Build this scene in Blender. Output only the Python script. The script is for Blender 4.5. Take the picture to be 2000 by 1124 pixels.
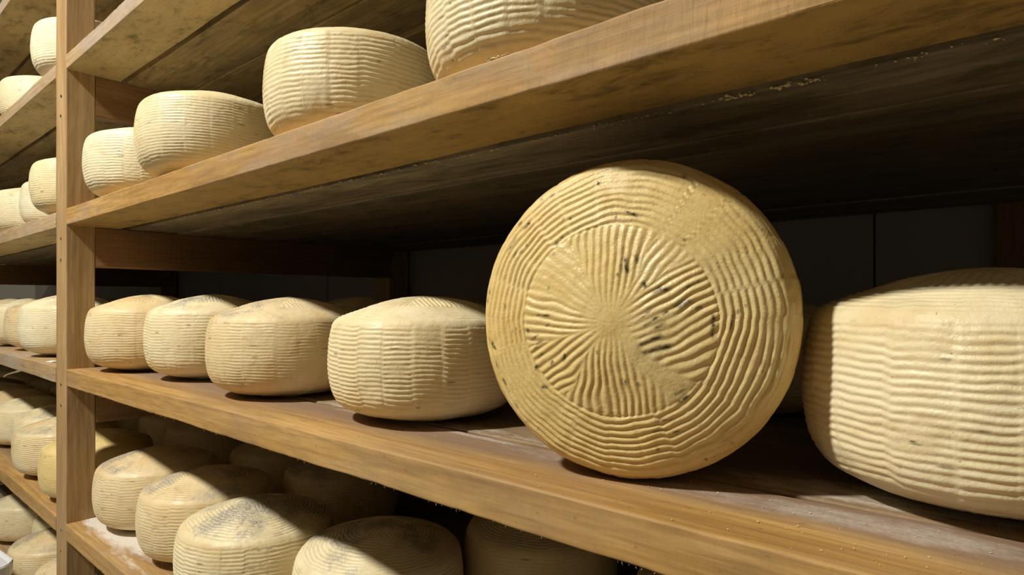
import bpy, math, random
import numpy as np

# ------------------------------------------------------------------ scene, camera, light
S = bpy.context.scene
for o in list(bpy.data.objects):
    bpy.data.objects.remove(o)
COL = S.collection
U = 0.35            # metres per unit (distance from the camera to the shelf fronts)
CZ = 1.30           # camera height

cam_d = bpy.data.cameras.new('camera')
cam = bpy.data.objects.new('camera', cam_d)
COL.objects.link(cam)
cam.location = (0, 0, CZ)
cam.rotation_euler = (math.radians(90), 0, 0.7123)
cam_d.sensor_width = 36
cam_d.lens = 21.6
cam_d.shift_y = 27.3 / 2000
cam_d.clip_start = 0.02
S.camera = cam

W = bpy.data.worlds.new('world')
S.world = W
W.use_nodes = True
W.node_tree.nodes['Background'].inputs[0].default_value = (1.0, 0.88, 0.60, 1)
W.node_tree.nodes['Background'].inputs[1].default_value = 0.10

def area(name, loc, target, size, power, color):
    l = bpy.data.lights.new(name, 'AREA')
    l.shape = 'DISK'
    l.size = size
    l.energy = power
    l.color = color
    o = bpy.data.objects.new(name, l)
    COL.objects.link(o)
    o.location = loc
    d = np.array(target) - np.array(loc)
    from mathutils import Vector
    o.rotation_euler = Vector(d).to_track_quat('-Z', 'Y').to_euler()
    return o

# the cellar lamp: high, in front of the rack
area('lamp', (-3.5 * U, -3.2 * U, CZ + 5.4 * U), (-2.6 * U, 1.3 * U, CZ), 0.20, 90, (1.0, 0.945, 0.83))

S.view_settings.view_transform = 'Standard'
S.view_settings.look = 'None'
S.view_settings.gamma = 1
S.view_settings.use_curve_mapping = False
S.view_settings.exposure = 0.0

# ------------------------------------------------------------------ numpy noise
def _h(ix, iy, iz, seed):
    n = (ix * 73856093) ^ (iy * 19349663) ^ (iz * 83492791) ^ (seed * 2654435761 & 0x7fffffff)
    n = n & 0x7fffffff
    n = (n ^ (n >> 13)) * 1274126177 & 0x7fffffff
    n = (n ^ (n >> 16)) * 2246822519 & 0x7fffffff
    return ((n >> 7) & 0xffff) / 32767.5 - 1.0

def vnoise(x, y, z, seed=0):
    x = np.asarray(x, float); y = np.asarray(y, float); z = np.asarray(z, float)
    x, y, z = np.broadcast_arrays(x, y, z)
    x0 = np.floor(x).astype(np.int64); y0 = np.floor(y).astype(np.int64); z0 = np.floor(z).astype(np.int64)
    fx = x - x0; fy = y - y0; fz = z - z0
    fx = fx * fx * (3 - 2 * fx); fy = fy * fy * (3 - 2 * fy); fz = fz * fz * (3 - 2 * fz)
    r = 0
    for dx in (0, 1):
        wx = fx if dx else 1 - fx
        for dy in (0, 1):
            wy = fy if dy else 1 - fy
            for dz in (0, 1):
                wz = fz if dz else 1 - fz
                r = r + wx * wy * wz * _h(x0 + dx, y0 + dy, z0 + dz, seed)
    return r

def sstep(a, b, x):
    t = np.clip((x - a) / (b - a), 0, 1)
    return t * t * (3 - 2 * t)

def hash1(i, seed):
    return (_h(i.astype(np.int64), i.astype(np.int64) * 0 + 7, i.astype(np.int64) * 0 + 3, seed) + 1) / 2

def np_mesh(name, V, F, attrs=None, smooth=True):
    """V (n,3), F (m,4) quads (or list of polygons)"""
    me = bpy.data.meshes.new(name)
    V = np.asarray(V, np.float32)
    me.vertices.add(len(V))
    me.vertices.foreach_set('co', V.ravel())
    if isinstance(F, np.ndarray):
        k = F.shape[1]
        me.loops.add(F.size)
        me.loops.foreach_set('vertex_index', F.astype(np.int32).ravel())
        me.polygons.add(len(F))
        me.polygons.foreach_set('loop_start', np.arange(0, F.size, k, dtype=np.int32))
        try:
            me.polygons.foreach_set('loop_total', np.full(len(F), k, np.int32))
        except Exception:
            pass
    else:
        tot = [len(f) for f in F]
        me.loops.add(sum(tot))
        me.loops.foreach_set('vertex_index', np.concatenate([np.asarray(f) for f in F]).astype(np.int32))
        me.polygons.add(len(F))
        st = np.concatenate([[0], np.cumsum(tot)[:-1]]).astype(np.int32)
        me.polygons.foreach_set('loop_start', st)
        try:
            me.polygons.foreach_set('loop_total', np.asarray(tot, np.int32))
        except Exception:
            pass
    me.polygons.foreach_set('use_smooth', np.full(len(me.polygons), smooth, bool))
    if attrs:
        for k, a in attrs.items():
            at = me.attributes.new(k, 'FLOAT', 'POINT')
            at.data.foreach_set('value', np.asarray(a, np.float32))
    me.update(calc_edges=True)
    me.validate()
    return me

# ------------------------------------------------------------------ materials
def new_mat(name):
    m = bpy.data.materials.new(name)
    m.use_nodes = True
    nt = m.node_tree
    for n in list(nt.nodes):
        nt.nodes.remove(n)
    out = nt.nodes.new('ShaderNodeOutputMaterial')
    b = nt.nodes.new('ShaderNodeBsdfPrincipled')
    nt.links.new(b.outputs[0], out.inputs[0])
    return m, nt, b

class NT:
    def __init__(s, nt):
        s.nt = nt
    def n(s, t, **k):
        x = s.nt.nodes.new(t)
        for a, v in k.items():
            setattr(x, a, v)
        return x
    def l(s, a, b):
        s.nt.links.new(a, b)
    def put(s, sock, v):
        if hasattr(v, 'is_output') or hasattr(v, 'links'):
            s.l(v, sock)
        else:
            sock.default_value = v
    def mapping(s, vec, scale, loc=(0, 0, 0), rot=(0, 0, 0)):
        m = s.n('ShaderNodeMapping')
        s.l(vec, m.inputs[0])
        s.put(m.inputs['Location'], loc)
        m.inputs['Rotation'].default_value = rot
        m.inputs['Scale'].default_value = scale
        return m.outputs[0]
    def noise(s, vec, scale, detail=4, rough=0.55, dist=0.0):
        x = s.n('ShaderNodeTexNoise')
        s.l(vec, x.inputs['Vector'])
        x.inputs['Scale'].default_value = scale
        x.inputs['Detail'].default_value = detail
        x.inputs['Roughness'].default_value = rough
        x.inputs['Distortion'].default_value = dist
        return x.outputs[0]
    def ramp(s, fac, stops):
        r = s.n('ShaderNodeValToRGB')
        s.l(fac, r.inputs[0])
        e = r.color_ramp.elements
        while len(e) < len(stops):
            e.new(0.5)
        for el, (p, c) in zip(e, stops):
            el.position = p
            el.color = c if len(c) == 4 else (*c, 1)
        return r.outputs[0]
    def rng(s, v, a, b, c=0.0, d=1.0):
        r = s.n('ShaderNodeMapRange')
        s.l(v, r.inputs[0])
        for i, x in enumerate((a, b, c, d)):
            r.inputs[i + 1].default_value = x
        return r.outputs[0]
    def math(s, op, a, b=0.0):
        m = s.n('ShaderNodeMath', operation=op)
        s.put(m.inputs[0], a)
        s.put(m.inputs[1], b)
        return m.outputs[0]
    def mix(s, f, a, b, blend='MIX'):
        m = s.n('ShaderNodeMix', data_type='RGBA', blend_type=blend)
        s.put(m.inputs[0], f)
        s.put(m.inputs[6], a if not isinstance(a, tuple) or len(a) == 4 else (*a, 1))
        s.put(m.inputs[7], b if not isinstance(b, tuple) or len(b) == 4 else (*b, 1))
        return m.outputs[2]
    def bump(s, h, strength, dist, normal=None):
        b = s.n('ShaderNodeBump')
        s.l(h, b.inputs['Height'])
        b.inputs['Strength'].default_value = strength
        b.inputs['Distance'].default_value = dist
        if normal is not None:
            s.l(normal, b.inputs['Normal'])
        return b.outputs[0]

def cheese_mat(name, light, deep, rind=(0.55, 0.33, 0.10), bloom=0.25, rough=0.42, speck=0.7, tones=None):
    m, nt, b = new_mat(name)
    N = NT(nt)
    tc = N.n('ShaderNodeTexCoord').outputs['Object']
    oi = N.n('ShaderNodeObjectInfo').outputs['Random']
    off = N.n('ShaderNodeCombineXYZ')
    N.l(N.math('MULTIPLY', oi, 3.7), off.inputs[0])
    N.l(N.math('MULTIPLY', oi, 9.1), off.inputs[2])
    v = N.n('ShaderNodeVectorMath', operation='ADD')
    N.l(tc, v.inputs[0]); N.l(off.outputs[0], v.inputs[1])
    v = v.outputs[0]
    if tones is not None:   # the tone of a wheel is its object colour's red channel
        oc = N.n('ShaderNodeObjectInfo').outputs['Color']
        sr = N.n('ShaderNodeSeparateColor')
        N.l(oc, sr.inputs[0])
        light, deep, rind = [N.ramp(sr.outputs[0], [(i / 3, t) for i, t in enumerate(col)]) for col in zip(*tones)]
    big = N.noise(v, 9, 4, 0.6)
    c = N.mix(N.rng(big, 0.34, 0.70), light, deep)
    med = N.noise(N.mapping(v, (1, 1, 1.6)), 38, 5, 0.6)
    c = N.mix(N.rng(med, 0.55, 0.80, 0, 0.55), c, rind)
    # pale bloom on the rind
    bl = N.noise(v, 16, 5, 0.65)
    c = N.mix(N.rng(bl, 0.55, 0.75, 0, bloom), c, (0.86, 0.80, 0.68))
    # tiny dark specks
    sp = N.noise(v, 300, 2, 0.5)
    spm = N.noise(v, 22, 3, 0.6)
    sf = N.math('MULTIPLY', N.rng(sp, 0.69, 0.74, 0, 1), N.rng(spm, 0.50, 0.66, 0, speck))
    c = N.mix(sf, c, (0.14, 0.10, 0.035))
    at = N.n('ShaderNodeAttribute', attribute_name='mould')
    mf = N.noise(v, 430, 3, 0.7)
    c = N.mix(N.math('MULTIPLY', at.outputs['Fac'], 0.75), c, (0.52, 0.48, 0.40))
    c = N.mix(N.math('MULTIPLY', at.outputs['Fac'], N.rng(mf, 0.48, 0.62, 0.08, 0.75)), c, (0.070, 0.062, 0.048))
    ao = N.n('ShaderNodeAttribute', attribute_name='ochre')
    c = N.mix(ao.outputs['Fac'], c, rind)
    ak = N.n('ShaderNodeAttribute', attribute_name='mark')
    c = N.mix(ak.outputs['Fac'], c, (0.042, 0.034, 0.015))
    N.l(c, b.inputs['Base Color'])
    N.l(N.rng(N.noise(v, 60, 4, 0.6), 0.35, 0.7, rough - 0.14, rough + 0.18), b.inputs['Roughness'])
    b.inputs['Specular IOR Level'].default_value = 0.42
    b.inputs['Subsurface Weight'].default_value = 0.22
    b.inputs['Subsurface Radius'].default_value = (1.0, 0.55, 0.22)
    b.inputs['Subsurface Scale'].default_value = 0.006
    h = N.noise(v, 420, 4, 0.65)
    h2 = N.noise(v, 110, 3, 0.5)
    nb = N.bump(h, 0.6, 0.0007)
    nb = N.bump(h2, 0.5, 0.0012, nb)
    N.l(nb, b.inputs['Normal'])
    return m

def wood_mat(name, c1, c2, c3, stain=(0.20, 0.16, 0.10), stain_amt=0.5, rough=0.6, dust=None, dust_base=0.0, mottled=0.0, cross=0.0, under=None, dust_amt=0.95):
    """grain runs along the object's local X"""
    m, nt, b = new_mat(name)
    N = NT(nt)
    tc = N.n('ShaderNodeTexCoord').outputs['Object']
    oi = N.n('ShaderNodeObjectInfo').outputs['Random']
    off = N.n('ShaderNodeCombineXYZ')
    N.l(N.math('MULTIPLY', oi, 11.3), off.inputs[0])
    N.l(N.math('MULTIPLY', oi, 5.1), off.inputs[1])
    N.l(N.math('MULTIPLY', oi, 7.7), off.inputs[2])
    v = N.n('ShaderNodeVectorMath', operation='ADD')
    N.l(tc, v.inputs[0]); N.l(off.outputs[0], v.inputs[1])
    v = v.outputs[0]
    g1 = N.noise(N.mapping(v, (1.3, 22, 22)), 1.0, 6, 0.62, 0.6)
    g2 = N.noise(N.mapping(v, (10, 190, 190)), 1.0, 4, 0.65)
    c = N.ramp(g1, [(0.28, c1), (0.5, c2), (0.74, c3)])
    c = N.mix(N.rng(g2, 0.40, 0.66, 0.0, 0.55), c, tuple(x * 0.6 for x in c1))
    big = N.noise(N.mapping(v, (3.0, 9, 9)), 1.0, 5, 0.65, 0.3)
    c = N.mix(N.rng(big, 0.44, 0.64, 0, stain_amt), c, stain)
    if mottled:
        mo = N.noise(N.mapping(v, (9, 26, 26)), 1.0, 6, 0.72, 0.8)
        c = N.mix(N.rng(mo, 0.50, 0.62, 0, mottled), c, (0.10, 0.085, 0.045))
        mo2 = N.noise(N.mapping(v, (5, 16, 16), (4, 2, 1)), 1.0, 5, 0.7)
        c = N.mix(N.rng(mo2, 0.56, 0.70, 0, mottled * 0.7), c, (0.42, 0.37, 0.24))
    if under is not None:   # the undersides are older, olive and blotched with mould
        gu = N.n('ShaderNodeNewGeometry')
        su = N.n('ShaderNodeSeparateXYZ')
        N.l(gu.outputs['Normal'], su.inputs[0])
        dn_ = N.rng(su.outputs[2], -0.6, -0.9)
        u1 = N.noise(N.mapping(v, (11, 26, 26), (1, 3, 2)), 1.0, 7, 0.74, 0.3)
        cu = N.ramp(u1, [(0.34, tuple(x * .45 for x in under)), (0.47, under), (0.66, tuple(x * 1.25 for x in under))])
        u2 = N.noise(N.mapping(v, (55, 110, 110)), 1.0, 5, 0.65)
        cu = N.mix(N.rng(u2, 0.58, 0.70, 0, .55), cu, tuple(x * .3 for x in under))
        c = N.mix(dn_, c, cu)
    sm = N.noise(v, 140, 3, 0.6)
    c = N.mix(N.rng(sm, 0.66, 0.74, 0, 0.35), c, (0.10, 0.06, 0.03))
    if dust is not None:
        geo = N.n('ShaderNodeNewGeometry')
        sep = N.n('ShaderNodeSeparateXYZ')
        N.l(geo.outputs['Normal'], sep.inputs[0])
        up = N.rng(sep.outputs[2], 0.3, 0.9)
        acc = None
        for (dx, dy, rx, ry, s_) in dust:
            d = N.n('ShaderNodeVectorMath', operation='LENGTH')
            N.l(N.mapping(tc, (1 / rx, 1 / ry, 0), (-dx / rx, -dy / ry, 0)), d.inputs[0])
            f = N.rng(d.outputs['Value'], 0.3, 1.0, s_, 0.0)
            acc = f if acc is None else N.math('MAXIMUM', acc, f)
        dn = N.noise(N.mapping(v, (18, 60, 60)), 1.0, 6, 0.75)
        fac = N.math('MULTIPLY', N.rng(N.math('ADD', acc, dn), *((0.76, 1.08) if dust_amt > .9 else (0.88, 1.30))), up)
        dn2 = N.noise(v, 400, 3, 0.7)
        fac = N.math('MULTIPLY', fac, N.rng(dn2, 0.30, 0.55, 0.45, 1.0))
        # damp grey-purple print where the wheels stand
        sp2 = N.n('ShaderNodeSeparateXYZ')
        N.l(tc, sp2.inputs[0])
        wn = N.noise(N.mapping(v, (5, 14, 14)), 1.0, 4, 0.6)
        pr = N.rng(N.math('ADD', sp2.outputs[1], N.math('MULTIPLY', wn, 0.06)), 0.062, 0.098)
        c = N.mix(N.math('MULTIPLY', N.math('MULTIPLY', pr, up), 0.75), c, (0.22, 0.155, 0.125))
        c = N.mix(N.math('MULTIPLY', fac, dust_amt), c, (0.80, 0.77, 0.72))
    N.l(c, b.inputs['Base Color'])
    N.l(N.rng(g1, 0.3, 0.7, rough - 0.08, rough + 0.12), b.inputs['Roughness'])
    b.inputs['Specular IOR Level'].default_value = 0.35
    nb = N.bump(g2, 0.35, 0.0006)
    nb = N.bump(g1, 0.4, 0.0015, nb)
    if cross:   # saw marks across the grain
        sw = N.noise(N.mapping(v, (170, 30, 30), rot=(0, 0.5, 0)), 1.0, 3, 0.5, 0.4)
        nb = N.bump(sw, cross, 0.0012, nb)
    N.l(nb, b.inputs['Normal'])
    return m

def plain_mat(name, color, rough=0.6, noise_amt=0.15, scale=6, bump=0.0):
    m, nt, b = new_mat(name)
    N = NT(nt)
    tc = N.n('ShaderNodeTexCoord').outputs['Object']
    n = N.noise(tc, scale, 5, 0.6)
    c = N.mix(N.rng(n, 0.3, 0.7, 0, 1), tuple(x * (1 - noise_amt) for x in color), tuple(min(1, x * (1 + noise_amt)) for x in color))
    N.l(c, b.inputs['Base Color'])
    b.inputs['Roughness'].default_value = rough
    if bump:
        N.l(N.bump(N.noise(tc, scale * 20, 4), bump, 0.002), b.inputs['Normal'])
    return m

M = {}
TONES = [((0.86, 0.79, 0.57), (0.82, 0.71, 0.45), (0.68, 0.48, 0.20)),    # ivory
         ((0.84, 0.755, 0.52), (0.79, 0.66, 0.38), (0.60, 0.40, 0.15)),   # pale
         ((0.81, 0.69, 0.44), (0.74, 0.56, 0.29), (0.54, 0.34, 0.14)),    # tan
         ((0.82, 0.67, 0.33), (0.74, 0.54, 0.20), (0.50, 0.28, 0.07))]    # golden
TONE = {'ivory': 0.0, 'pale': 1 / 3, 'tan': 2 / 3, 'gold': 1.0}
M['cheese'] = cheese_mat('cheese_rind', None, None, bloom=0.33, tones=TONES)
M['hero'] = cheese_mat('cheese_upright', (0.81, 0.655, 0.33), (0.74, 0.53, 0.19), rind=(0.56, 0.34, 0.07), bloom=0.15, rough=0.34, speck=0.35)

FRONT = dict(c1=(0.37, 0.195, 0.055), c2=(0.54, 0.325, 0.11), c3=(0.68, 0.46, 0.20))
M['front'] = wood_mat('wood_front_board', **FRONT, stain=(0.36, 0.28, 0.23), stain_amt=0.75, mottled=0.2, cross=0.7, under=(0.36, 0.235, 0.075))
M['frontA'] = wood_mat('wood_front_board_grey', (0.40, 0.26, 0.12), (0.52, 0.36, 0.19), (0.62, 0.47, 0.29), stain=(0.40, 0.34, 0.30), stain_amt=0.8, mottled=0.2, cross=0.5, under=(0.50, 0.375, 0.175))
M['board'] = wood_mat('wood_board', (0.30, 0.21, 0.09), (0.44, 0.32, 0.14), (0.58, 0.45, 0.23), stain=(0.16, 0.13, 0.09), stain_amt=0.6, mottled=0.6)
M['dark'] = wood_mat('wood_dark_board', (0.19, 0.13, 0.065), (0.27, 0.19, 0.10), (0.36, 0.27, 0.15), stain=(0.12, 0.11, 0.08), stain_amt=0.6, mottled=0.55)
M['grey'] = wood_mat('wood_grey_board', (0.20, 0.155, 0.095), (0.30, 0.24, 0.155), (0.42, 0.35, 0.24), stain=(0.13, 0.11, 0.08), stain_amt=0.6, mottled=0.7)
M['post'] = wood_mat('wood_post', (0.38, 0.23, 0.095), (0.48, 0.31, 0.14), (0.58, 0.41, 0.22), stain=(0.30, 0.20, 0.10), stain_amt=0.35)
M['rail'] = wood_mat('wood_rail', (0.26, 0.13, 0.05), (0.33, 0.18, 0.075), (0.40, 0.24, 0.11), stain=(0.14, 0.08, 0.04), stain_amt=0.5)
M['metal'] = plain_mat('screw_metal', (0.16, 0.13, 0.11), 0.45)
M['metal'].node_tree.nodes['Principled BSDF'].inputs['Metallic'].default_value = 0.7
M['wall'] = plain_mat('wall_paint', (0.42, 0.39, 0.40), 0.7, 0.06, 3)
M['floor'] = plain_mat('floor_tiles', (0.52, 0.44, 0.32), 0.5, 0.1, 5)
M['crumb'] = plain_mat('crumb', (0.70, 0.60, 0.36), 0.8, 0.3, 80)
M['splinter'] = plain_mat('splinter', (0.72, 0.58, 0.38), 0.8, 0.2, 80)
M['plastic'] = plain_mat('white_plastic', (0.84, 0.85, 0.88), 0.35, 0.03, 8)
M['plastic_in'] = plain_mat('slot_grey', (0.22, 0.23, 0.26), 0.5, 0.03, 8)
M['paper'] = plain_mat('paper', (0.92, 0.92, 0.95), 0.6, 0.03, 8)

# ------------------------------------------------------------------ object helpers
def link(name, me, mat=None, parent=None, loc=(0, 0, 0), rot=(0, 0, 0)):
    o = bpy.data.objects.new(name, me)
    COL.objects.link(o)
    if mat is not None and me is not None and len(me.materials) == 0:
        me.materials.append(mat)
    o.location = loc
    o.rotation_euler = rot
    if parent is not None:
        o.parent = parent
    return o

def tag(o, label=None, cat=None, group=None, kind=None):
    if label: o['label'] = label
    if cat: o['category'] = cat
    if group: o['group'] = group
    if kind: o['kind'] = kind
    return o

def beam_mesh(name, L, D, H, seed=0, r=0.0022, step=0.012, wob=0.0005, chip=0.0):
    """rounded timber, local x 0..L, y 0..D, z 0..H"""
    # cross-section loop in (y,z)
    pts = []
    def side(a, b, n):
        for i in range(n):
            t = i / n
            pts.append((a[0] + (b[0] - a[0]) * t, a[1] + (b[1] - a[1]) * t))
    def corner(cx, cy, a0):
        for i in range(4):
            a = a0 + i * math.pi / 8
            pts.append((cx + r * math.cos(a), cy + r * math.sin(a)))
    ny = max(3, int(D / 0.012)); nz = max(3, int(H / 0.008))
    corner(D - r, r, -math.pi / 2); side((D, r), (D, H - r), nz)
    corner(D - r, H - r, 0); side((D - r, H), (r, H), ny)
    corner(r, H - r, math.pi / 2); side((0, H - r), (0, r), nz)
    corner(r, r, math.pi); side((r, 0), (D - r, 0), ny)
    P = np.array(pts)
    n = len(P)
    K = max(4, int(L / step))
    xs = np.linspace(0, L, K + 1)
    # slight inset rings at the ends for a soft arris
    X = np.repeat(xs, n).reshape(-1, n)
    Y = np.tile(P[:, 0], (K + 1, 1)); Z = np.tile(P[:, 1], (K + 1, 1))
    cy, cz = D / 2, H / 2
    d = vnoise(X * 9, Y * 30, Z * 30, seed) * wob + vnoise(X * 60, Y * 90, Z * 90, seed + 5) * wob * 0.4
    edge = (np.minimum(Y, D - Y) < r * 1.5) & (np.minimum(Z, H - Z) < r * 1.5)
    if chip:
        d = d - edge * chip * np.clip(vnoise(X * 60, Y * 5, Z * 5, seed + 9) * 1.6 - 0.5, 0, 1)
    ln = np.hypot((Y - cy) / D, (Z - cz) / H) + 1e-9
    ny_ = np.where(np.minimum(Y, D - Y) < 1e-5 + r * 0.9, np.sign(Y - cy), 0.0)
    nz_ = np.where(np.minimum(Z, H - Z) < 1e-5 + r * 0.9, np.sign(Z - cz), 0.0)
    Y = Y + ny_ * d; Z = Z + nz_ * d
    V = np.stack([X, Y, Z], -1).reshape(-1, 3)
    F = []
    for k in range(K):
        a = k * n + np.arange(n); b2 = k * n + (np.arange(n) + 1) % n
        F.append(np.stack([a, b2, b2 + n, a + n], 1))
    F = np.concatenate(F)
    polys = [f for f in F] + [np.arange(n)[::-1], K * n + np.arange(n)]
    me = np_mesh(name, V, polys, smooth=False)
    return me

def plank(name, x0, x1, y0, y1, z0, z1, mat, seed=0, parent=None, chip=0.0):
    """world-aligned in unit coordinates (camera at origin, z relative to the camera)"""
    me = beam_mesh(name, (x1 - x0) * U, (y1 - y0) * U, (z1 - z0) * U, seed, chip=chip)
    return link(name, me, mat, parent, (x0 * U, y0 * U, CZ + z0 * U))

# ------------------------------------------------------------------ cheese wheels
PROF = np.array([(0, 0), (.36, 0), (.56, .030), (.76, .078), (.875, .125), (.955, .22), (.992, .36), (1, .48),
                 (.99, .62), (.965, .73), (.935, .79), (.87, .83), (.7, .88), (.45, .945), (.2, .985), (0, 1.0)])

def catmull(P, m=24):
    Q = np.vstack([P[0] * 2 - P[1], P, P[-1] * 2 - P[-2]])
    out = []
    for i in range(1, len(Q) - 2):
        p0, p1, p2, p3 = Q[i - 1], Q[i], Q[i + 1], Q[i + 2]
        t = np.linspace(0, 1, m, endpoint=False)[:, None]
        out.append(.5 * ((2 * p1) + (-p0 + p2) * t + (2 * p0 - 5 * p1 + 4 * p2 - p3) * t ** 2 + (-p0 + 3 * p1 - 3 * p2 + p3) * t ** 3))
    out.append(P[-1:])
    return np.vstack(out)

HERO_SECT = [  # start deg, end deg, ridge direction deg, amplitude, fan
    (-38, 44, 27, 1.0, .25), (44, 60, 60, .7, .5), (60, 124, 88, .95, .5), (124, 158, 150, .35, .6),
    (158, 196, 163, .85, .6), (196, 236, 214, 1.0, .3), (236, 302, 268, 1.0, .45), (302, 322, 320, .3, .5)]
GEN_SECT = [(-30, 30, 4, 1, .4), (30, 90, 66, .9, .4), (90, 150, 118, 1, .4), (150, 210, 186, .8, .4), (210, 270, 236, 1, .4), (270, 330, 300, .9, .4)]

def wheel_mesh(name, R, H, seed, nth=400, ns=220, amp=1.0, mould=0.0, sect=GEN_SECT, flecks=40, marks=None,
               pitch=0.0056, smooth_zone=None, profile=None, ringin=.60, ridge_side=1.0, ringfade=(.885, .93), colk=1.0):
    rs = np.random.RandomState(seed)
    P = catmull(PROF if profile is None else profile)
    P = P * np.array([R, H])
    seg = np.hypot(*np.diff(P, axis=0).T)
    s = np.concatenate([[0], np.cumsum(seg)])
    tot = s[-1]
    # fewer rows on the underside
    dens = np.where(P[:, 1] < .05 * H, .22, 1.0)
    if profile is not None:
        dens = np.where(P[:, 1] < .30 * H, .15, np.where(P[:, 1] < .7 * H, .6, 1.0))
    cw = np.concatenate([[0], np.cumsum(seg * .5 * (dens[1:] + dens[:-1]))])
    sj = np.interp(np.linspace(0, cw[-1], ns + 1), cw, s)
    r = np.interp(sj, s, P[:, 0]); z = np.interp(sj, s, P[:, 1])
    r = np.maximum(r, 0)
    # smooth tangent / normal
    tr = np.gradient(r, sj); tz = np.gradient(z, sj)
    k = np.ones(5) / 5
    tr = np.convolve(np.pad(tr, 2, 'edge'), k, 'valid'); tz = np.convolve(np.pad(tz, 2, 'edge'), k, 'valid')
    nl = np.hypot(tr, tz); nr, nz = tz / nl, -tr / nl
    inner = slice(1, ns)
    th = np.linspace(0, 2 * math.pi, nth, endpoint=False)
    TH, RR = np.meshgrid(th, r[inner]); _, ZZ = np.meshgrid(th, z[inner])
    _, NR = np.meshgrid(th, nr[inner]); _, NZ = np.meshgrid(th, nz[inner])
    X = RR * np.cos(TH); Y = RR * np.sin(TH)
    zh = ZZ / H; rn = RR / R
    m_side = sstep(.09, .14, zh) * (1 - sstep(.74, .785, zh))
    top = sstep(.775, .80, zh) if profile is not None else sstep(.795, .82, zh)
    bot = 1 - sstep(.07, .10, zh)
    face = np.maximum(top, bot)
    # basket stakes: columns of shifted ridges
    NC = 22
    jit = vnoise(np.cos(TH) * 2.2, np.sin(TH) * 2.2, 3.1, seed) * .35
    cc = TH / (2 * math.pi) * NC + jit
    ci = np.floor(cc); fr = cc - ci
    o0 = (hash1(np.mod(ci, NC), seed + 1) - .5) * .9
    o1 = (hash1(np.mod(ci + 1, NC), seed + 1) - .5) * .9
    om = (hash1(np.mod(ci - 1, NC), seed + 1) - .5) * .9
    wb = .09
    o0 = o0 * .75 * colk; o1 = o1 * .75 * colk; om = om * .75 * colk
    off = o0 + (o1 - o0) * .5 * sstep(1 - wb, 1, fr) + (om - o0) * .5 * (1 - sstep(0, wb, fr))
    seam = np.minimum(fr, 1 - fr)
    seam_a = .55 + .45 * sstep(.0, .13, seam)
    ca = .6 + .55 * hash1(np.mod(ci, NC), seed + 2)
    warp = vnoise(X * 26, Y * 26, ZZ * 40, seed + 3) * .26 + vnoise(X * 70, Y * 70, ZZ * 110, seed + 4) * .17
    rough = vnoise(X * 30, Y * 30, ZZ * 60, seed + 6)
    patch = sstep(-.75, -.25, rough)
    def ridge(ph):
        return (.5 + .5 * np.cos(2 * math.pi * ph)) ** .8 - .5
    hs = ridge(ZZ / pitch + off + warp) * seam_a * ca * m_side * ridge_side
    hr = ridge(RR / (pitch * .98) + off * .8 + warp * 1.5) * (.3 + .7 * seam_a) * (.5 + .5 * ca)
    # inner rosette
    a = np.degrees(TH)
    aj = a + vnoise(X * 40, Y * 40, 0, seed + 8) * 7
    ph = np.zeros_like(X); am = np.zeros_like(X)
    for (a0, a1, dirn, sa, fan) in sect:
        mid = math.radians(dirn)
        inn = (np.mod(aj - a0, 360) < (a1 - a0))
        p = -X * math.sin(mid) + Y * math.cos(mid)
        dang = np.mod(a - dirn + 180, 360) - 180
        fanp = np.radians(dang) * R * .42; fan = fan * .55
        pp = (p * (1 - fan) + fanp * fan) / (pitch * 1.12) + dirn * .13
        e = np.minimum(np.mod(aj - a0, 360), a1 - a0 - np.mod(aj - a0, 360)) / 180 * math.pi * rn
        sm = sstep(0.0, .03, e)
        ph = np.where(inn, pp, ph); am = np.where(inn, sa * (.35 + .65 * sm), am)
    hd = (.85 if profile is not None else 1.0) * ridge(ph + warp * 1.8 + vnoise(X * 14, Y * 14, 9, seed + 31) * .6) * am * sstep(.02, .30, rn)
    rin = ringin + vnoise(X * 18, Y * 18, 5, seed + 9) * .025
    inner_m = 1 - sstep(rin - .012, rin + .012, rn)
    hf = (hd * inner_m + hr * (1 - inner_m) * (1 - sstep(ringfade[0], ringfade[1], rn))) * face
    # step groove round the rosette
    hf = hf - .3 * np.exp(-((rn - rin) / .012) ** 2) * face * (.5 + .5 * patch)
    am_all = (.35 + .65 * patch)
    if smooth_zone is not None:
        for (ux, uy, rad, kk) in smooth_zone:
            am_all = am_all * (1 - kk * np.exp(-(((X / R - ux) ** 2 + (Y / R - uy) ** 2) / rad ** 2)))
    h = (hs * (.00080 * (pitch / .0056) ** .7) + hf * .00100) * amp * am_all
    facet = (fr - .5) * (hash1(np.mod(ci, NC), seed + 51) - .5) * .0016 * (1 - sstep(.85, 1, np.abs(fr - .5) * 2)) * m_side
    h = h + facet + vnoise(X * 11, Y * 11, ZZ * 11, seed + 11) * .0016 + vnoise(X * 38, Y * 38, ZZ * 38, seed + 12) * .0005
    h = h + vnoise(X * 170, Y * 170, ZZ * 170, seed + 13) * .00016 * amp
    h = np.where((zh < .03) & (rn < .6), h * .15, h)
    VX = X + NR * h * np.cos(TH); VY = Y + NR * h * np.sin(TH); VZ = np.maximum(ZZ + NZ * h, 0)
    V = np.stack([VX, VY, VZ], -1).reshape(-1, 3)
    V = np.vstack([V, [0, 0, V[:nth, 2].mean()], [0, 0, V[-nth:, 2].mean()]])
    nr_ = ns - 1
    idx = np.arange(nr_ * nth).reshape(nr_, nth)
    nx = np.roll(idx, -1, axis=1)
    Fq = np.stack([idx[:-1], nx[:-1], nx[1:], idx[1:]], -1).reshape(-1, 4)
    pb, pt = nr_ * nth, nr_ * nth + 1
    # poles as degenerate-free triangles: build via polygons list of arrays would be slow, use quads of pairs
    i0 = np.arange(0, nth, 2)
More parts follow.
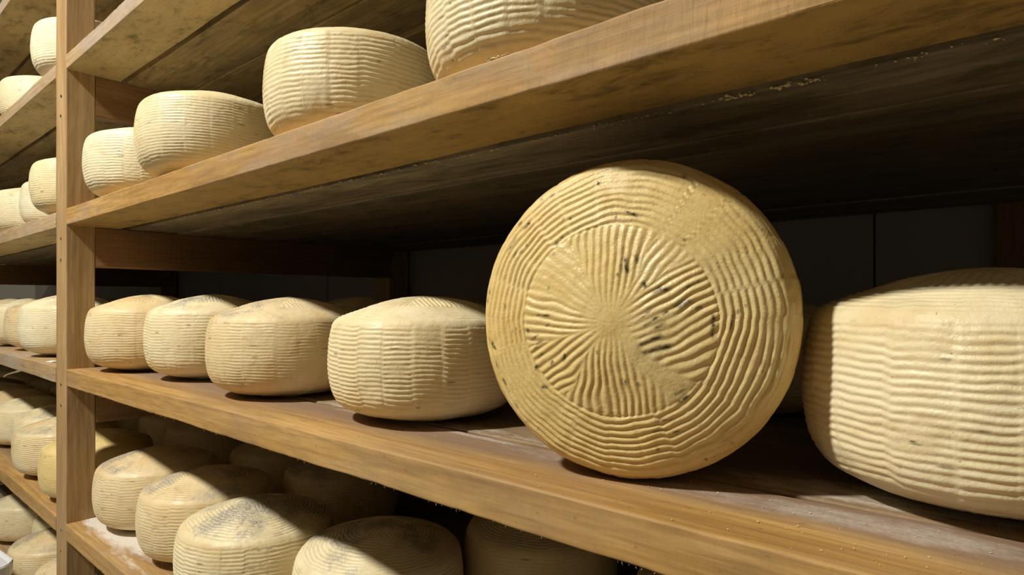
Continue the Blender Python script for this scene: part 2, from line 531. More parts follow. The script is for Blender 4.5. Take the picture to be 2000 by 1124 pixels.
    Fb = np.stack([np.full(len(i0), pb), idx[0][(i0 + 2) % nth], idx[0][(i0 + 1) % nth], idx[0][i0]], -1)
    Ft = np.stack([np.full(len(i0), pt), idx[-1][i0], idx[-1][(i0 + 1) % nth], idx[-1][(i0 + 2) % nth]], -1)
    F = np.vstack([Fq, Fb, Ft])
    # stains
    mo = np.zeros_like(X)
    if mould:
        nn = vnoise(X * 20, Y * 20, 1, seed + 21) * .7 + vnoise(X * 55, Y * 55, 1, seed + 22) * .35
        fine = vnoise(X * 200, Y * 200, ZZ * 200, seed + 23)
        mo = sstep(-.15, .75, nn + .75 - rn * .62 + fine * .25 - (1 - mould) * 1.1) * sstep(.78, .84, zh)
    mk = np.zeros_like(X)
    for _ in range(flecks):
        t0 = rs.rand() * 2 * math.pi; z0 = rs.uniform(.1, .85) * H
        ln_ = rs.uniform(.0015, .006); w = rs.uniform(.0005, .0010)
        da = (np.mod(TH - t0 + math.pi, 2 * math.pi) - math.pi) * R
        j = np.abs(z[inner] - z0) < .004
        if not j.any() or rs.rand() < 0: continue
        sub = np.exp(-(da[j] / ln_) ** 4 - ((ZZ[j] - z0) / w) ** 2) * rs.uniform(.35, .9)
        mk[j] = np.maximum(mk[j], sub * m_side[j])
    if marks:
        tt = top > .5
        xs_, ys_ = X[tt], Y[tt]
        acc = np.zeros_like(xs_)
        wx = vnoise(xs_ * 120, ys_ * 120, 2, 77) * .0008
        for (mx, my, ml, ma, mw, ms) in marks:
            px, py = mx * R, my * R
            ca_, sa_ = math.cos(math.radians(ma)), math.sin(math.radians(ma))
            dx, dy = xs_ - px, ys_ - py
            u = (dx * ca_ + dy * sa_) / (ml * R * .5); vv = (-dx * sa_ + dy * ca_ + wx) / (mw * R * 1.35)
            acc = np.maximum(acc, np.exp(-u ** 4 - vv ** 2 * 1.2) * ms)
        acc = acc * (.75 + .5 * sstep(-.2, .5, vnoise(xs_ * 420, ys_ * 420, 2, 78)))
        mk[tt] = np.maximum(mk[tt], np.clip(acc, 0, .95))
    z2 = np.zeros(2)
    on = vnoise(X * 24, Y * 24, ZZ * 24, seed + 61) * .6 + vnoise(X * 80, Y * 80, ZZ * 80, seed + 62) * .3
    if profile is not None:
        oc = sstep(.90, 1.0, rn + on * .05) * .50 * sstep(-.6, .4, on + .2 - Y / R * .35)
    else:
        oc = np.exp(-((zh - .77) / .06) ** 2) * sstep(.0, .5, on) * .35 + (1 - sstep(.05, .2, zh)) * .25 * sstep(-.3, .4, on)
    me = np_mesh(name, V, F, {'mould': np.concatenate([mo.ravel(), [0, mo[-1].mean()]]), 'mark': np.concatenate([mk.ravel(), z2]), 'ochre': np.concatenate([oc.ravel(), z2])})
    return me

ZT = dict(A=1.4253, B=.5374, C=-.3918, D=-1.2846, E=-2.19)       # board tops
ZB = dict(A=1.3397, B=.4405, C=-.4872, D=-1.380, E=-2.285, Z=2.20)  # board undersides

# ---- structure of the place: floor, back wall
def box_mesh(name, x0, x1, y0, y1, z0, z1):
    V = [(x, y, z) for x in (x0, x1) for y in (y0, y1) for z in (z0, z1)]
    F = [(0, 1, 3, 2), (4, 6, 7, 5), (0, 4, 5, 1), (2, 3, 7, 6), (0, 2, 6, 4), (1, 5, 7, 3)]
    return np_mesh(name, V, [np.array(f) for f in F], smooth=False)

tag(link('floor', box_mesh('floor', -6.2, 2.4, -2.4, 1.45, -0.05, 0), M['floor']), kind='structure')
YW = 3.56 * U
# back wall in tall panels with open joints
def wall_mesh():
    V = []; F = []
    seams = [-5.0, -4.4, -3.1, -1.957 - .0, -.226, .9, 2.4]
    seams = [-6.2, -5.41, -4.55, -3.69, -2.83, -1.957, -1.09, -.226, .64, 1.5, 2.4]
    z1 = 3.3; g = .0022
    def q(a, b, c, d):
        n = len(V); V.extend([a, b, c, d]); F.append(np.array([n, n + 1, n + 2, n + 3]))
    for i in range(len(seams) - 1):
        a, b = seams[i] + g, seams[i + 1] - g
        q((a, YW, 0), (b, YW, 0), (b, YW, z1), (a, YW, z1))
        q((b, YW, 0), (b, YW + .02, 0), (b, YW + .02, z1), (b, YW, z1))
        q((a, YW + .02, 0), (a, YW, 0), (a, YW, z1), (a, YW + .02, z1))
        if i < len(seams) - 2:
            q((b, YW + .02, 0), (b + 2 * g, YW + .02, 0), (b + 2 * g, YW + .02, z1), (b, YW + .02, z1))
    e = YW + .06
    q((-6.2, e, 0), (-6.2, e, z1), (2.4, e, z1), (2.4, e, 0))
    q((-6.2, YW, z1), (2.4, YW, z1), (2.4, e, z1), (-6.2, e, z1))
    return np_mesh('wall_back', V, F, smooth=False)
tag(link('wall_back', wall_mesh(), M['wall']), kind='structure')

# ---- the rack frames
XR = -4.2598      # right face of the nearer frame
WP = .2119
DP = .1455
screw_me = None
def screw_mesh():
    r0, V, F = .0032, [], []
    n = 12
    rings = [(.0032, 0), (.0030, -.0006), (.0012, -.0007), (.0011, .0004)]
    for (r, y) in rings:
        for i in range(n):
            a = i * 2 * math.pi / n
            V.append((r * math.cos(a), y, r * math.sin(a)))
    for k in range(len(rings) - 1):
        for i in range(n):
            F.append(np.array([k * n + i, k * n + (i + 1) % n, (k + 1) * n + (i + 1) % n, (k + 1) * n + i]))
    F.append(np.arange(3 * n, 4 * n))
    F.append(np.arange(0, n)[::-1])
    return np_mesh('screw', V, F, smooth=False)
screw_me = screw_mesh()
screw_me.materials.append(M['metal'])

def frame(xr, label, seed, screws):
    root = link('rack_frame', None, loc=((xr - WP / 2) * U, 1 * U, 0))
    root.empty_display_size = .05
    tag(root, label, 'shelving frame')
    bx, by = root.location.x, root.location.y
    topz = CZ + 2.75 * U
    def vert(y0, w, d, sd):
        me = beam_mesh('post', topz, d * U, w * U, sd, step=.03)
        # local x runs up the post: rotate so x->z, z->x
        o = link('post', me, M['post'], root, ((xr - w) * U - bx, y0 * U - by, 0))
        o.rotation_euler = (0, -math.pi / 2, 0)
        o.location = (xr * U - bx, y0 * U - by, 0)
        return o
    p = vert(1.0, WP, DP, seed)
    vert(3.32, WP, .20, seed + 1)
    for k in ('A', 'B', 'C', 'D', 'E', 'Z'):
        zt = ZB[k]
        o = link('cross_rail', beam_mesh('cross_rail', (3.5 - 1 - DP - .003) * U, .10 * U, .235 * U, seed + 3 + ord(k)), M['rail'], root)
        o.rotation_euler = (0, 0, math.pi / 2)
        o.location = (xr * U - bx, (1 + DP + .001) * U - by, CZ + (zt - .236) * U)
    for (px, pz) in screws:
        # sub-part of the post: post local x is up, local z is -world x
        s = link('screw', screw_me, None, p)
        s.location = (CZ + pz * U, -.0002, (xr - px) * U)
        s.rotation_euler = (0, math.pi / 2, 0)
    return root

def zpx(y, d=3.35):
    return (589.3 - y) * d / 1200
sc = [(XR - .10, zpx(157)), (XR - .11, zpx(198)), (XR - .10, zpx(457)), (XR - .105, zpx(502)), (XR - .10, zpx(764)), (XR - .10, zpx(808)),
      (XR - .10, zpx(1070)), (XR - .10, zpx(1114))]
frame(XR, 'light wooden upright post frame with screw heads, between the two shelf bays', 10, sc)
frame(-9.40, 'dark wooden cross rails of the far frame, behind the wheels at the left edge', 40, [])
frame(.90 + WP, 'wooden frame closing the near shelf bay, off to the right', 70, [])
# a plain back post holding up the middle of the near bay
me = beam_mesh('back_post', CZ + 2.75 * U, 0.0165, .21 * U, 91, step=.05)
o = link('back_post', me, M['rail'])
o.rotation_euler = (0, -math.pi / 2, 0)
o.location = ((-.165 + .21) * U, 3.507 * U, 0)
tag(o, 'dark wooden post against the back wall, above the wheel at the right edge', 'post')

# ---- shelf boards
RANK = ['front', 'second', 'third', 'fourth', 'fifth', 'sixth', 'seventh']
DUST = {
    ('D', 'R'): [(.09, .085, .36, .085, 1.0), (.45, .095, .34, .06, .62), (.30, .02, .25, .02, .30)],
    ('C', 'R'): [(1.42, .080, .16, .035, .62), (1.30, .075, .12, .03, .5), (1.16, .085, .12, .03, .45), (.97, .098, .34, .014, .55), (.2, .07, .2, .03, .3)],
    ('D', 'L'): [(1.5, .07, .2, .03, .15)],
}
splits = {
    'A': [1.0, 1.28, 1.31, 1.63, 1.645, 1.97, 2.00, 2.36, 2.38, 2.74, 2.76, 3.12, 3.14, 3.5],
    'B': [1.0, 1.276, 1.325, 1.60, 1.604, 1.865, 1.87, 2.24, 2.25, 2.62, 2.63, 3.05, 3.06, 3.5],
    'C': [1.0, 1.300, 1.318, 1.66, 1.665, 2.24, 2.25, 2.88, 2.89, 3.5],
    'D': [1.0, 1.34, 1.345, 1.70, 1.71, 2.30, 2.31, 2.90, 2.91, 3.5],
    'E': [1.0, 1.50, 1.51, 2.16, 2.17, 2.80, 2.81, 3.5],
    'Z': [1.0, 1.33, 1.36, 1.66, 1.69, 2.30, 2.31, 2.90, 2.91, 3.5],
}
LEVEL = {'Z': 'the highest shelf', 'A': 'the top shelf', 'B': 'the shelf above the upright wheel', 'C': 'the shelf under the upright wheel',
         'D': 'the white-dusted shelf', 'E': 'the lowest shelf'}
BAY = {'R': 'right of the post', 'L': 'left of the post', 'F': 'in the farthest bay'}
for bay, (bx0, bx1) in {'R': (XR + .002, .898), 'L': (-9.398, XR - WP - .002), 'F': (-16.0, -9.40 - WP - .002)}.items():
    for k in 'ZABCDE':
        if bay == 'F' and k in 'ZAE':
            continue
        if bay == 'R' and k in 'ZE':
            continue
        sp = splits[k]
        th = {'A': .0856, 'B': .0969, 'C': .0954, 'D': .0954, 'E': .095, 'Z': .092}[k]
        for i in range(0, len(sp), 2):
            j = i // 2
            mat = M['frontA' if (k in 'AZ' or bay in 'LF') else 'front'] if j == 0 else (M['board'] if k in 'AZ' else M['grey'] if k == 'B' else M['dark'])
            if (k, bay) in DUST and j == 0:
                key = 'front' + k + bay
                if key not in M:
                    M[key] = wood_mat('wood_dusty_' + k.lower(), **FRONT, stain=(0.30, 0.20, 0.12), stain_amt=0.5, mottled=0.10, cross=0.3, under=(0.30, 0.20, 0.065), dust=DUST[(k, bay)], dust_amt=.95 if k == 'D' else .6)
                mat = M[key]
            if k == 'C' and bay == 'R' and j == 1:
                mat = wood_mat('wood_dusty_second', (0.24, 0.15, 0.08), (0.32, 0.21, 0.11), (0.42, 0.30, 0.17), stain_amt=.4, mottled=.3,
                               dust=[(.92, .01, .5, .03, .35), (1.40, .03, .2, .05, .40)])
            jit = 0 if j == 0 else (((j * 37 + ord(k)) % 7) - 3) * .0012
            o = plank('shelf_board', bx0, bx1, sp[i], sp[i + 1], ZB[k] + jit, ZB[k] + th + jit * .2, mat, seed=ord(k) * 10 + j + {'R': 0, 'L': 500, 'F': 900}[bay], chip=.0005)
            look = 'orange-brown' if j == 0 else ('olive-brown' if k in 'AZ' else 'dark')
            back = ' plank from the front' if j else ' plank'
            tag(o, f'{look} {RANK[j]}{back}, {LEVEL[k]}, {BAY[bay]}', 'shelf board', 'planks of the cheese shelves')

# ---- wheels
G = {'B': 'cheese wheels on the shelf above the upright wheel', 'C': 'cheese wheels on the shelf of the upright wheel', 'D': 'cheese wheels on the shelf below the upright wheel',
     'A': 'cheese wheels on the top shelf', 'E': 'cheese wheels on the lowest shelf'}
def put(me, mat, shelf, x, y, rot, label, sx=1.0, sz=1.0, tilt=(0, 0)):
    o = bpy.data.objects.new('whole_cheese', me)
    COL.objects.link(o)
    o.location = (x * U, y * U, CZ + ZT[shelf] * U + .0004)
    o.rotation_euler = (tilt[0], tilt[1], rot)
    o.scale = (sx, sx, sz)
    o.color = (TONE[mat], TONE[mat], TONE[mat], 1)
    tag(o, label, 'cheese', G[shelf])
    return o

R0, H0 = .325 * U, .42 * U
mid = []
for i in range(5):
    me = wheel_mesh('whole_cheese', R0, H0, 100 + i * 17, nth=480, ns=250, flecks=45, mould=(.42, .38, .45, .3, .25)[i], pitch=(.0047, .0049, .0043, .0048, .0050)[i])
    me.materials.append(M['cheese']); mid.append(me)
mo = []
for i in range(3):
    me = wheel_mesh('whole_cheese', R0, H0, 300 + i * 17, nth=540, ns=280, flecks=40, mould=(.9, .8, 1.0)[i], pitch=.0050, ringin=(.30, .22, .4)[i])
    me.materials.append(M['cheese']); mo.append(me)
def near(seed, R, H, **k):
    me = wheel_mesh('whole_cheese', R, H, seed, nth=k.pop('nth', 700), ns=k.pop('ns', 360), **k)
    me.materials.append(M['cheese'])
    return me

# shelf C, front row
put(mid[0], 'tan', 'C', -3.932, 1.335, .3, 'tan wheel nearest the post on the shelf of the upright wheel, near bay', .985, 1.02)
put(mid[1], 'pale', 'C', -3.285, 1.415, 1.9, 'pale speckled wheel second from the post, left of the tan shiny sided wheel', .985, 1.02)
put(mid[2], 'tan', 'C', -2.458, 1.378, 4.1, 'orange-tan wheel with a shiny side, third from the post beside the pale one', 1, .967)
put(near(501, R0, .412 * U, flecks=40, amp=1.05, pitch=.0049), 'pale', 'C', -1.615, 1.413, .6, 'pale ivory wheel lying flat just left of the upright wheel')
C6H = .462
put(near(777, .335 * U, C6H * U, nth=1000, ns=480, flecks=50, amp=1.15), 'pale', 'C', -.085, 1.56, 3.5, 'large cream wheel cut off by the right edge, beside the upright wheel')

# the upright wheel
def mk(xc, yc, ln, an, w=.010, s=.9):
    return ((xc - 592) / 512, (560 - yc) / 512, ln / 512, an, w, s)
MARKS = [mk(280, 252, 34, 50, .008), mk(225, 314, 60, 55, .007), mk(245, 240, 22, 50, .007, .8), mk(365, 155, 22, 30, .008, .6), mk(640, 243, 44, -20, .009),
         mk(525, 135, 12, 90, .008), mk(635, 395, 52, -75, .012), mk(668, 378, 34, -70, .012, .6), mk(622, 405, 26, -80, .008, .7), mk(688, 455, 22, -60, .01), mk(612, 425, 14, -70, .008, .6),
         mk(743, 468, 34, 5, .012), mk(725, 475, 30, 25, .008, .6), mk(795, 510, 52, 22, .013), mk(838, 522, 20, 20, .009), mk(820, 455, 50, 25, .007, .6), mk(722, 552, 26, 30, .008), mk(748, 536, 20, 30, .007),
         mk(700, 566, 28, 30, .007, .8), mk(735, 574, 36, 30, .008, .8), mk(705, 617, 74, 27, .010), mk(728, 607, 34, 25, .012), mk(722, 645, 84, 17, .010), mk(745, 636, 46, 17, .013), mk(690, 652, 26, 10, .008, .8),
         mk(695, 540, 70, 38, .005, .6), mk(875, 572, 70, 88, .010), mk(925, 560, 52, 85, .007, .7), mk(940, 530, 16, 85, .006, .6), mk(960, 515, 10, 85, .006, .6), mk(305, 600, 14, 20, .012), mk(330, 618, 34, 28, .007, .8),
         mk(348, 634, 32, 28, .008), mk(333, 652, 28, 30, .006, .6), mk(352, 676, 30, 38, .005, .7), mk(437, 676, 28, 72, .010), mk(333, 715, 12, -40, .014), mk(362, 777, 26, -5, .010), mk(395, 696, 16, 55, .010), mk(375, 547, 34, 8, .006, .8),
         mk(350, 549, 30, 0, .005, .6), mk(380, 578, 20, 40, .007, .7), mk(785, 765, 40, 32, .007), mk(792, 785, 50, 38, .007, .9), mk(632, 745, 22, 75, .009, .7), mk(668, 747, 16, -60, .012), mk(238, 853, 18, -60, .010),
         mk(550, 655, 12, 80, .010, .7), mk(150, 650, 26, -75, .008), mk(135, 636, 20, -75, .008, .7), mk(160, 660, 14, -70, .008), mk(165, 712, 36, -68, .006, .8), mk(196, 774, 34, -58, .006, .7), mk(272, 905, 14, 30, .006, .6),
         mk(730, 853, 60, 12, .006, .6), mk(722, 884, 44, 12, .006, .6), mk(770, 882, 26, 20, .006, .7), mk(715, 944, 12, 10, .009), mk(845, 970, 12, -50, .008), mk(880, 952, 44, 32, .004, .8), mk(900, 905, 30, 35, .004, .5),
         mk(405, 320, 12, 20, .010), mk(397, 352, 16, 45, .008, .5), mk(595, 247, 9, 0, .012), mk(380, 460, 14, 80, .006, .6), mk(1055, 432, 18, 70, .007, .5), mk(1000, 300, 10, 60, .008, .5), mk(918, 912, 10, 60, .007, .6),
         mk(245, 345, 34, 60, .006, .6), mk(270, 340, 22, 50, .008, .5), mk(290, 322, 12, 30, .008, .7), mk(320, 165, 16, 30, .007, .6), mk(512, 73, 14, 30, .008, .8), mk(420, 240, 12, 30, .007, .6), mk(445, 243, 10, 20, .007, .6),
         mk(795, 328, 14, -50, .008, .7), mk(785, 133, 14, -50, .010, .6), mk(845, 195, 12, -40, .006, .5), mk(1008, 690, 30, 70, .006, .5), mk(985, 715, 30, 60, .005, .4), mk(550, 1052, 10, 0, .010, .6), mk(420, 300, 18, 20, .006, .4),
         mk(130, 470, 26, 80, .006, .4), mk(118, 500, 20, 85, .006, .4), mk(206, 520, 14, 85, .006, .5), mk(240, 600, 12, 80, .007, .5), mk(215, 580, 30, 85, .004, .5), mk(255, 592, 10, 80, .007, .5)]
PUP = np.array([(0, 0), (.50, .01), (.74, .03), (.86, .06), (.94, .12), (.98, .22), (1, .36), (1.0, .50),
                (.998, .62), (.988, .70), (.968, .76), (.935, .805), (.85, .852), (.70, .90), (.5, .945), (.25, .985), (0, 1.0)])
RU, HU = .352 * U, .40 * U
hero = wheel_mesh('whole_cheese', RU, HU, 4242, nth=1300, ns=520, amp=1.25, ringfade=(.915, .965), colk=1.25, sect=HERO_SECT, flecks=30, marks=MARKS, pitch=.0053,
                  smooth_zone=[(.48, .52, .22, .75), (.30, .62, .14, .4), (-.42, -.55, .10, .7), (-.35, .30, .13, .6), (.30, -.35, .16, .5), (.62, -.62, .12, .5), (0, 0, .12, .6), (-.05, .25, .10, .3), (.1, -.2, .1, .3)], profile=PUP, ringin=.575)
hero.materials.append(M['hero'])
phi = math.radians(15)
o = bpy.data.objects.new('whole_cheese', hero)
COL.objects.link(o)
from mathutils import Matrix, Vector
n = Vector((math.sin(phi), -math.cos(phi), 0)); e = Vector((math.cos(phi), math.sin(phi), 0)); kz = Vector((0, 0, 1))
Rm = Matrix((e, kz, n)).transposed().to_4x4()
cx, cy = -.715, 1.268
ctr = Vector((cx * U, cy * U, CZ + ZT['C'] * U + RU + .0002))
o.matrix_world = Matrix.Translation(ctr - n * HU * .5) @ Rm
tag(o, 'large golden wheel standing upright on its edge, ridged round face to the viewer', 'cheese', G['C'])

# shelf C, back row in the dark
for i, (x, y) in enumerate([(-3.72, 2.12), (-2.98, 2.10), (-2.27, 2.14), (-1.55, 2.16), (-.80, 2.28)]):
    lab = ['dark low wheel top behind the gap between first and second wheels from the post', 'dim wheel top behind the third wheel from the post, against the bare back wall',
           'dim wheel top behind the pale ivory wheel, on its left', 'dim wheel behind the pale ivory wheel, touching the upright one in view', 'dark wheel glimpsed between the upright wheel and the large cut-off one'][i]
    put(mo[i % 3], 'tan', 'C', x, y, i * 1.3, lab, 1, 1.0)
# shelf C, far bay
put(mid[3], 'ivory', 'C', -5.405, 1.315, 2.0, 'cream wheel just left of the post, on the shelf level with the upright wheel', 1, 1.06)
put(mo[1], 'tan', 'C', -6.18, 1.369, 3.0, 'tan wheel with dark speckled edge, second left of the post, beside the cream one')
put(mid[4], 'pale', 'C', -6.90, 1.36, 5.0, 'pale wheel at the left edge, third left of the post at eye level')
put(mid[1], 'tan', 'C', -6.75, 2.10, 5.0, 'shadowed tan wheel in the second row at eye level, far left')
for i_, (x_, y_) in enumerate([(-7.58, 1.38), (-8.30, 1.36), (-7.5, 2.1), (-8.2, 2.1), (-8.9, 2.1), (-10.1, 2.1), (-10.9, 2.1)]):
    put(mid[i_ % 5], 'tan', 'C', x_, y_, i_ * 1.9, 'far small wheel at eye level at the very left edge')
# shelf D, front row
put(mo[1], 'tan', 'D', -3.93, 1.375, .8, 'grey topped wheel nearest the post on the dusty shelf, near bay', 1.0, 1.02)
put(mo[0], 'tan', 'D', -3.262, 1.377, 2.2, 'wheel with a grey mouldy top, second right of the post on the dusty shelf', 1.0, 1.01)
dm = near(913, R0, H0, flecks=40, mould=.70, nth=880, ns=420, pitch=.0052, ringin=.30); put(dm, 'pale', 'D', -2.60, 1.312, 4.0, 'wheel with a dark speckled ridged top, third right of the post, low in the picture')
dn = near(955, R0, H0, flecks=30, mould=.45, nth=880, ns=420, pitch=.0052, ringin=.30); put(dn, 'pale', 'D', -1.939, 1.465, 1.0, 'pale clean topped wheel cut by the bottom edge, under the front board')
# second row
for i, (m_, x, y, mt, lab, sz) in enumerate([
    (mid[3], -3.76, 2.06, 'tan', 'shadowed wheel in the second row, behind the two grey topped wheels', 1.0),
    (mo[2], -3.06, 2.04, 'tan', 'dark mould topped wheel in the second row, behind the speckled topped wheel', 1.0),
    (mid[0], -1.62, 2.06, 'tan', 'dim smooth sided wheel behind the pale clean topped wheel', 1.0),
    (mid[2], -.80, 2.05, 'tan', 'dim wheel at the bottom edge, last one visible under the front board', 1.0)]):
    put(m_, mt, 'D', x, y, i * 1.7, lab, 1, sz)
# far bay, shelf D
put(mid[2], 'gold', 'D', -4.806, 1.311, 0.4, 'golden wheel half hidden by the post, nearest it on the dusty shelf level, far bay')
put(mo[0], 'tan', 'D', -5.58, 1.315, 1.4, 'white bloomed wheel with mouldy top edge, second left of the post below eye level')
put(mid[1], 'pale', 'D', -6.249, 1.423, 2.4, 'smooth pale wheel, third left of the post below eye level')
put(mid[4], 'pale', 'D', -6.98, 1.38, 3.4, 'pale wheel at the left edge, fourth left of the post below eye level')
put(mid[0], 'tan', 'D', -4.84, 2.08, 3.4, 'shadowed wheel in the far bay second row, seen right of the post')
put(mid[4], 'tan', 'D', -5.52, 2.12, .4, 'shadowed wheel in the far bay second row, seen beside the post edge')
put(mo[2], 'tan', 'D', -6.20, 2.10, 1.4, 'dark topped shadowed wheel in the far bay second row')
put(mo[1], 'tan', 'D', -6.90, 2.10, 2.4, 'shadowed wheel in the far bay second row at the left edge')
for i_, (x_, y_) in enumerate([(-7.68, 1.40), (-8.36, 1.38), (-9.04, 1.42), (-7.60, 2.10), (-8.28, 2.12), (-8.98, 2.08)]):
    put((mid + mo)[(i_ * 3) % 8], 'tan', 'D', x_, y_, i_ * 1.9, 'far small wheel below eye level at the very left edge, under the board')
for i_ in range(6):
    put((mid + mo)[(i_ * 3) % 8], 'tan', 'D', -10.0 - i_ * .72, 2.0, i_ * 1.3, 'far small wheel below eye level at the very left edge, under the board')
# shelf B
put(mid[4], 'ivory', 'B', -3.783, 1.292, .9, 'small looking pale wheel nearest the post on the shelf above the upright wheel', 1, 1)
put(mid[2], 'pale', 'B', -2.929, 1.268, 2.9, 'pale wheel with faint column pattern, second right of the post on the upper shelf')
put(near(611, R0, H0, flecks=40, amp=1.05), 'pale', 'B', -1.91, 1.339, 4.0, 'tall looking pale wheel, third right of the post on the upper shelf')
put(near(633, R0, H0, flecks=50, amp=1.35, nth=820, ns=400), 'pale', 'B', -1.03, 1.335, 5.1, 'deeply ridged wheel cut by the top edge, above the upright wheel')
put(mid[0], 'pale', 'B', -4.802, 1.265, 1.3, 'pale wheel nearest the post on its left, one shelf above eye level')
put(mid[3], 'ivory', 'B', -5.707, 1.379, 2.3, 'narrow visible wheel squeezed between two others left of the post, above eye level', 1, 1.0)
put(mid[1], 'ivory', 'B', -6.40, 1.32, 4.3, 'bright wheel at the left edge, one shelf above eye level')
# shelf A
put(mid[1], 'ivory', 'A', -4.802, 1.272, .2, 'bright white wheel beside the post at the top left')
put(mid[2], 'ivory', 'A', -6.256, 1.347, 2.2, 'bright white wheel lower at the left edge, behind the top left shelf edge')
put(mid[0], 'pale', 'A', -3.20, 1.255, 2.2, 'pale wheel peeping over the top shelf just right of the post')
# shelf E, far bay
put(mid[3], 'pale', 'E', -7.16, 1.42, .2, 'pale wheel at the left edge just under the lowest visible board')
put(mid[0], 'pale', 'E', -6.42, 1.60, 1.2, 'pale wheel under the board, behind the white crate')
put(mo[0], 'tan', 'E', -5.80, 1.315, 2.2, 'banded wheel on the lowest shelf, right behind the white crate')
put(mo[1], 'tan', 'E', -5.10, 1.33, 3.2, 'speckled topped wheel on the lowest shelf, beside the foot of the post')

# ------------------------------------------------------------------ white plastic crates in the aisle
def rounded_rect(w, d, r, n=6):
    pts = []
    for (cx_, cy_, a0) in ((w / 2 - r, d / 2 - r, 0), (-w / 2 + r, d / 2 - r, 90), (-w / 2 + r, -d / 2 + r, 180), (w / 2 - r, -d / 2 + r, 270)):
        for i in range(n + 1):
            a = math.radians(a0 + 90 * i / n)
            pts.append((cx_ + r * math.cos(a), cy_ + r * math.sin(a)))
    return pts
def crate_mesh(w=.50, d=.36, h=.30):
    prof = [(0, 0, .0), (0, .02, .0), (.008, h - .03, 0), (.011, h - .028, 0), (.012, h - .004, 0), (.010, h, 0), (.006, h, 0), (.002, h - .006, 0), (-.006, .012, 0)]
    V, F = [], []
    n = None
    for (off, z, _) in prof:
        rr = rounded_rect(w - .04 + 2 * off, d - .04 + 2 * off, .035 + off, 6)
        n = len(rr)
        V += [(x, y, z) for x, y in rr]
    for k in range(len(prof) - 1):
        for i in range(n):
            F.append(np.array([k * n + i, k * n + (i + 1) % n, (k + 1) * n + (i + 1) % n, (k + 1) * n + i]))
    F.append(np.arange(n)[::-1]); F.append((len(prof) - 1) * n + np.arange(n))
    return np_mesh('body', V, F, smooth=False)
def slots_mesh(which, w=.50, d=.36):
    V, F = [], []
    def bx(x0, x1, y0, y1, z0, z1):
        k = len(V)
        V.extend([(x, y, z) for x in (x0, x1) for y in (y0, y1) for z in (z0, z1)])
        for f in [(0, 1, 3, 2), (4, 6, 7, 5), (0, 4, 5, 1), (2, 3, 7, 6), (0, 2, 6, 4), (1, 5, 7, 3)]:
            F.append(np.array([k + i for i in f]))
    for i in range(18 if which == 0 else 0):
        x = w / 2 - .08 - i * .022
        for (za, zb) in ((.225, .245), (.185, .205)):
            bx(x - .0045, x + .0045, -d / 2 + .008, -d / 2 + .0155, za, zb)
    for i in range(10 if which else 0):
        y = -d / 2 + .07 + i * .022
        for (za, zb) in ((.225, .245), (.185, .205)):
            bx(w / 2 - .0155, w / 2 - .008, y - .0045, y + .0045, za, zb)
    return np_mesh('slot_row', V, F, smooth=False)
cb, cs, cs2 = crate_mesh(), slots_mesh(0), slots_mesh(1)
cb.materials.append(M['plastic']); cs.materials.append(M['plastic_in']); cs2.materials.append(M['plastic_in'])
CX, CY, CTOP = -5.545 * U, .35 * U, CZ - 1.655 * U
for i in range(2):
    zb = CTOP - .30 - .302 * i
    r = link('plastic_crate', None, loc=(CX, CY, zb), rot=(0, 0, .10))
    tag(r, ['white plastic crate with vent slots, topmost at the lower left corner', 'white plastic crate under the topmost one at the lower left corner'][i], 'crate', 'white crates in the aisle')
    link('body', cb, None, r); link('slot_row', cs, None, r); link('slot_row', cs2, None, r)
# low stand under the crates
sh = CTOP - .30 - .302 - .002
V = []; F = []
def addbox(x0, x1, y0, y1, z0, z1):
    k = len(V)
    V.extend([(x, y, z) for x in (x0, x1) for y in (y0, y1) for z in (z0, z1)])
    for f in [(0, 1, 3, 2), (4, 6, 7, 5), (0, 4, 5, 1), (2, 3, 7, 6), (0, 2, 6, 4), (1, 5, 7, 3)]:
        F.append(np.array([k + i for i in f]))
for i in range(5):
    addbox(-.25, .25, -.19 + i * .08, -.13 + i * .08, sh - .018, sh)
for x in (-.24, -.02, .20):
    addbox(x, x + .04, -.19, .19, 0, sh - .018)
o = link('wooden_pallet', np_mesh('wooden_pallet', V, F, smooth=False), M['board'], loc=(CX, CY, 0), rot=(0, 0, .10))
tag(o, 'small slatted wooden pallet under the white crates', 'pallet')

# ------------------------------------------------------------------ small bits
o = link('paper_tag', box_mesh('paper_tag', -.012, .012, -.006, .006, 0, .0012), M['paper'], loc=(-4.84 * U, 1.06 * U, CZ + ZT['C'] * U + .0008), rot=(.08, 0, .2))
tag(o, 'small white paper tag on the board just left of the post', 'tag')

def lumps(name, items, mat, label, cat, kind=None):
    V, F = [], []
    rs = np.random.RandomState(5)
    base = [(1, 0, 0), (-1, 0, 0), (0, 1, 0), (0, -1, 0), (0, 0, 1), (0, 0, -1)]
    tri = [(0, 2, 4), (2, 1, 4), (1, 3, 4), (3, 0, 4), (2, 0, 5), (1, 2, 5), (3, 1, 5), (0, 3, 5)]
    for (x, y, z, s, fl) in items:
        k = len(V)
        a = rs.rand() * 6.28
        for b in base:
            q = np.array(b) * s * (0.6 + .8 * rs.rand()) * np.array([fl, 1, .7])
            V.append((x + q[0] * math.cos(a) - q[1] * math.sin(a), y + q[0] * math.sin(a) + q[1] * math.cos(a), z + q[2]))
        F += [np.array([k + i for i in t]) for t in tri]
    o = link(name, np_mesh(name, V, F, smooth=False), mat)
    tag(o, label, cat, kind=kind)
    return o
rs = np.random.RandomState(11)
def scatter(shelf, n, x0, x1, y0, y1, s0, s1):
    z = CZ + ZT[shelf] * U
    out = []
    for _ in range(n):
        s = rs.uniform(s0, s1) * rs.uniform(.4, 1)
        out.append((rs.uniform(x0, x1) * U, (y0 + (y1 - y0) * rs.rand() ** 1.6) * U, z + s * .9 + .0003, s, 1.5))
    return out
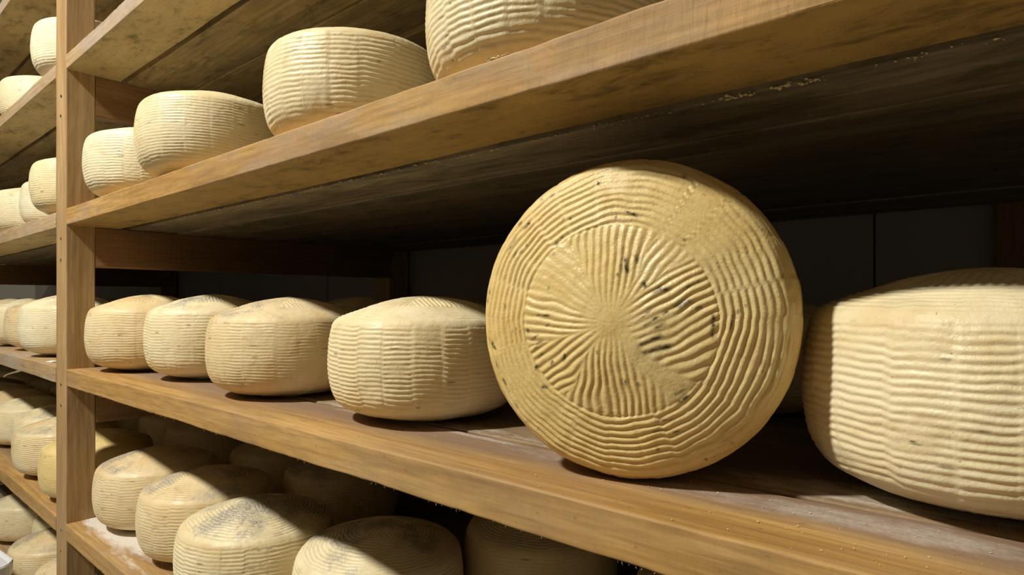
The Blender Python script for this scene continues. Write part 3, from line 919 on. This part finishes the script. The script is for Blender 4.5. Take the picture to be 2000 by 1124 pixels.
lumps('cheese_crumbs', scatter('C', 150, -4.2, .2, 1.006, 1.28, .0002, .0007) + scatter('C', 70, -.75, -.05, 1.04, 1.28, .0002, .0008), M['crumb'],
      'tiny pale crumbs scattered along the board of the upright wheel', 'crumbs', 'stuff')
lumps('cheese_crumbs', scatter('D', 160, -4.2, -1.5, 1.006, 1.32, .0004, .0011), M['crumb'],
      'tiny crumbs and powder on the white dusted lower board', 'crumbs', 'stuff')
lump = []
for i in range(26):
    t = rs.rand()
    lump.append(((-.955 + t * .075) * U, (1.004 + rs.rand() * .012) * U, CZ + ZT['B'] * U + .0006 + (1 - abs(t - .3)) * rs.rand() * .0016, .0013, 1.3))
lumps('cheese_scrap', lump, M['crumb'], 'ragged pale cheese scrap stuck on the board edge above the upright wheel', 'cheese scrap')
gap = []
for x in np.concatenate([rs.uniform(-3.6, .0, 190), rs.normal(-.45, .06, 24)]):
    gap.append((x * U, (1.322 + rs.uniform(-.004, .005)) * U, CZ + ZB['B'] * U + rs.uniform(-.0006, .003), rs.uniform(.0003, .0012) * (1.6 if abs(x + .45) < .12 else 1), 1.8))
lumps('cheese_crumbs', gap, M['crumb'], 'crumbs caught in the gap between planks above the upright wheel', 'crumbs', 'stuff')
# fine splinters along the lower arris of the front boards
V, F = [], []
for k, nn, xa, xb in (('C', 90, -4.1, .0), ('D', 40, -4.1, -2.5)):
    for _ in range(nn):
        x = rs.uniform(xa, xb) * U; ln_ = rs.uniform(.0006, .0022); w = .00022
        y = (1.0 + rs.uniform(.0, .006)) * U; z = CZ + ZB[k] * U - .0001
        dx = rs.uniform(-1, 1) * ln_ * .6
        b0 = len(V)
        V += [(x - w, y, z), (x + w, y, z), (x, y + w * 2, z), (x + dx, y + rs.uniform(-.3, .3) * ln_, z - ln_)]
        F += [np.array([b0, b0 + 1, b0 + 3]), np.array([b0 + 1, b0 + 2, b0 + 3]), np.array([b0 + 2, b0, b0 + 3]), np.array([b0, b0 + 2, b0 + 1])]
o = link('wood_splinters', np_mesh('wood_splinters', V, F, smooth=False), M['splinter'])
tag(o, 'fine pale splinters hanging from the lower edges of the front boards', 'splinters', kind='stuff')
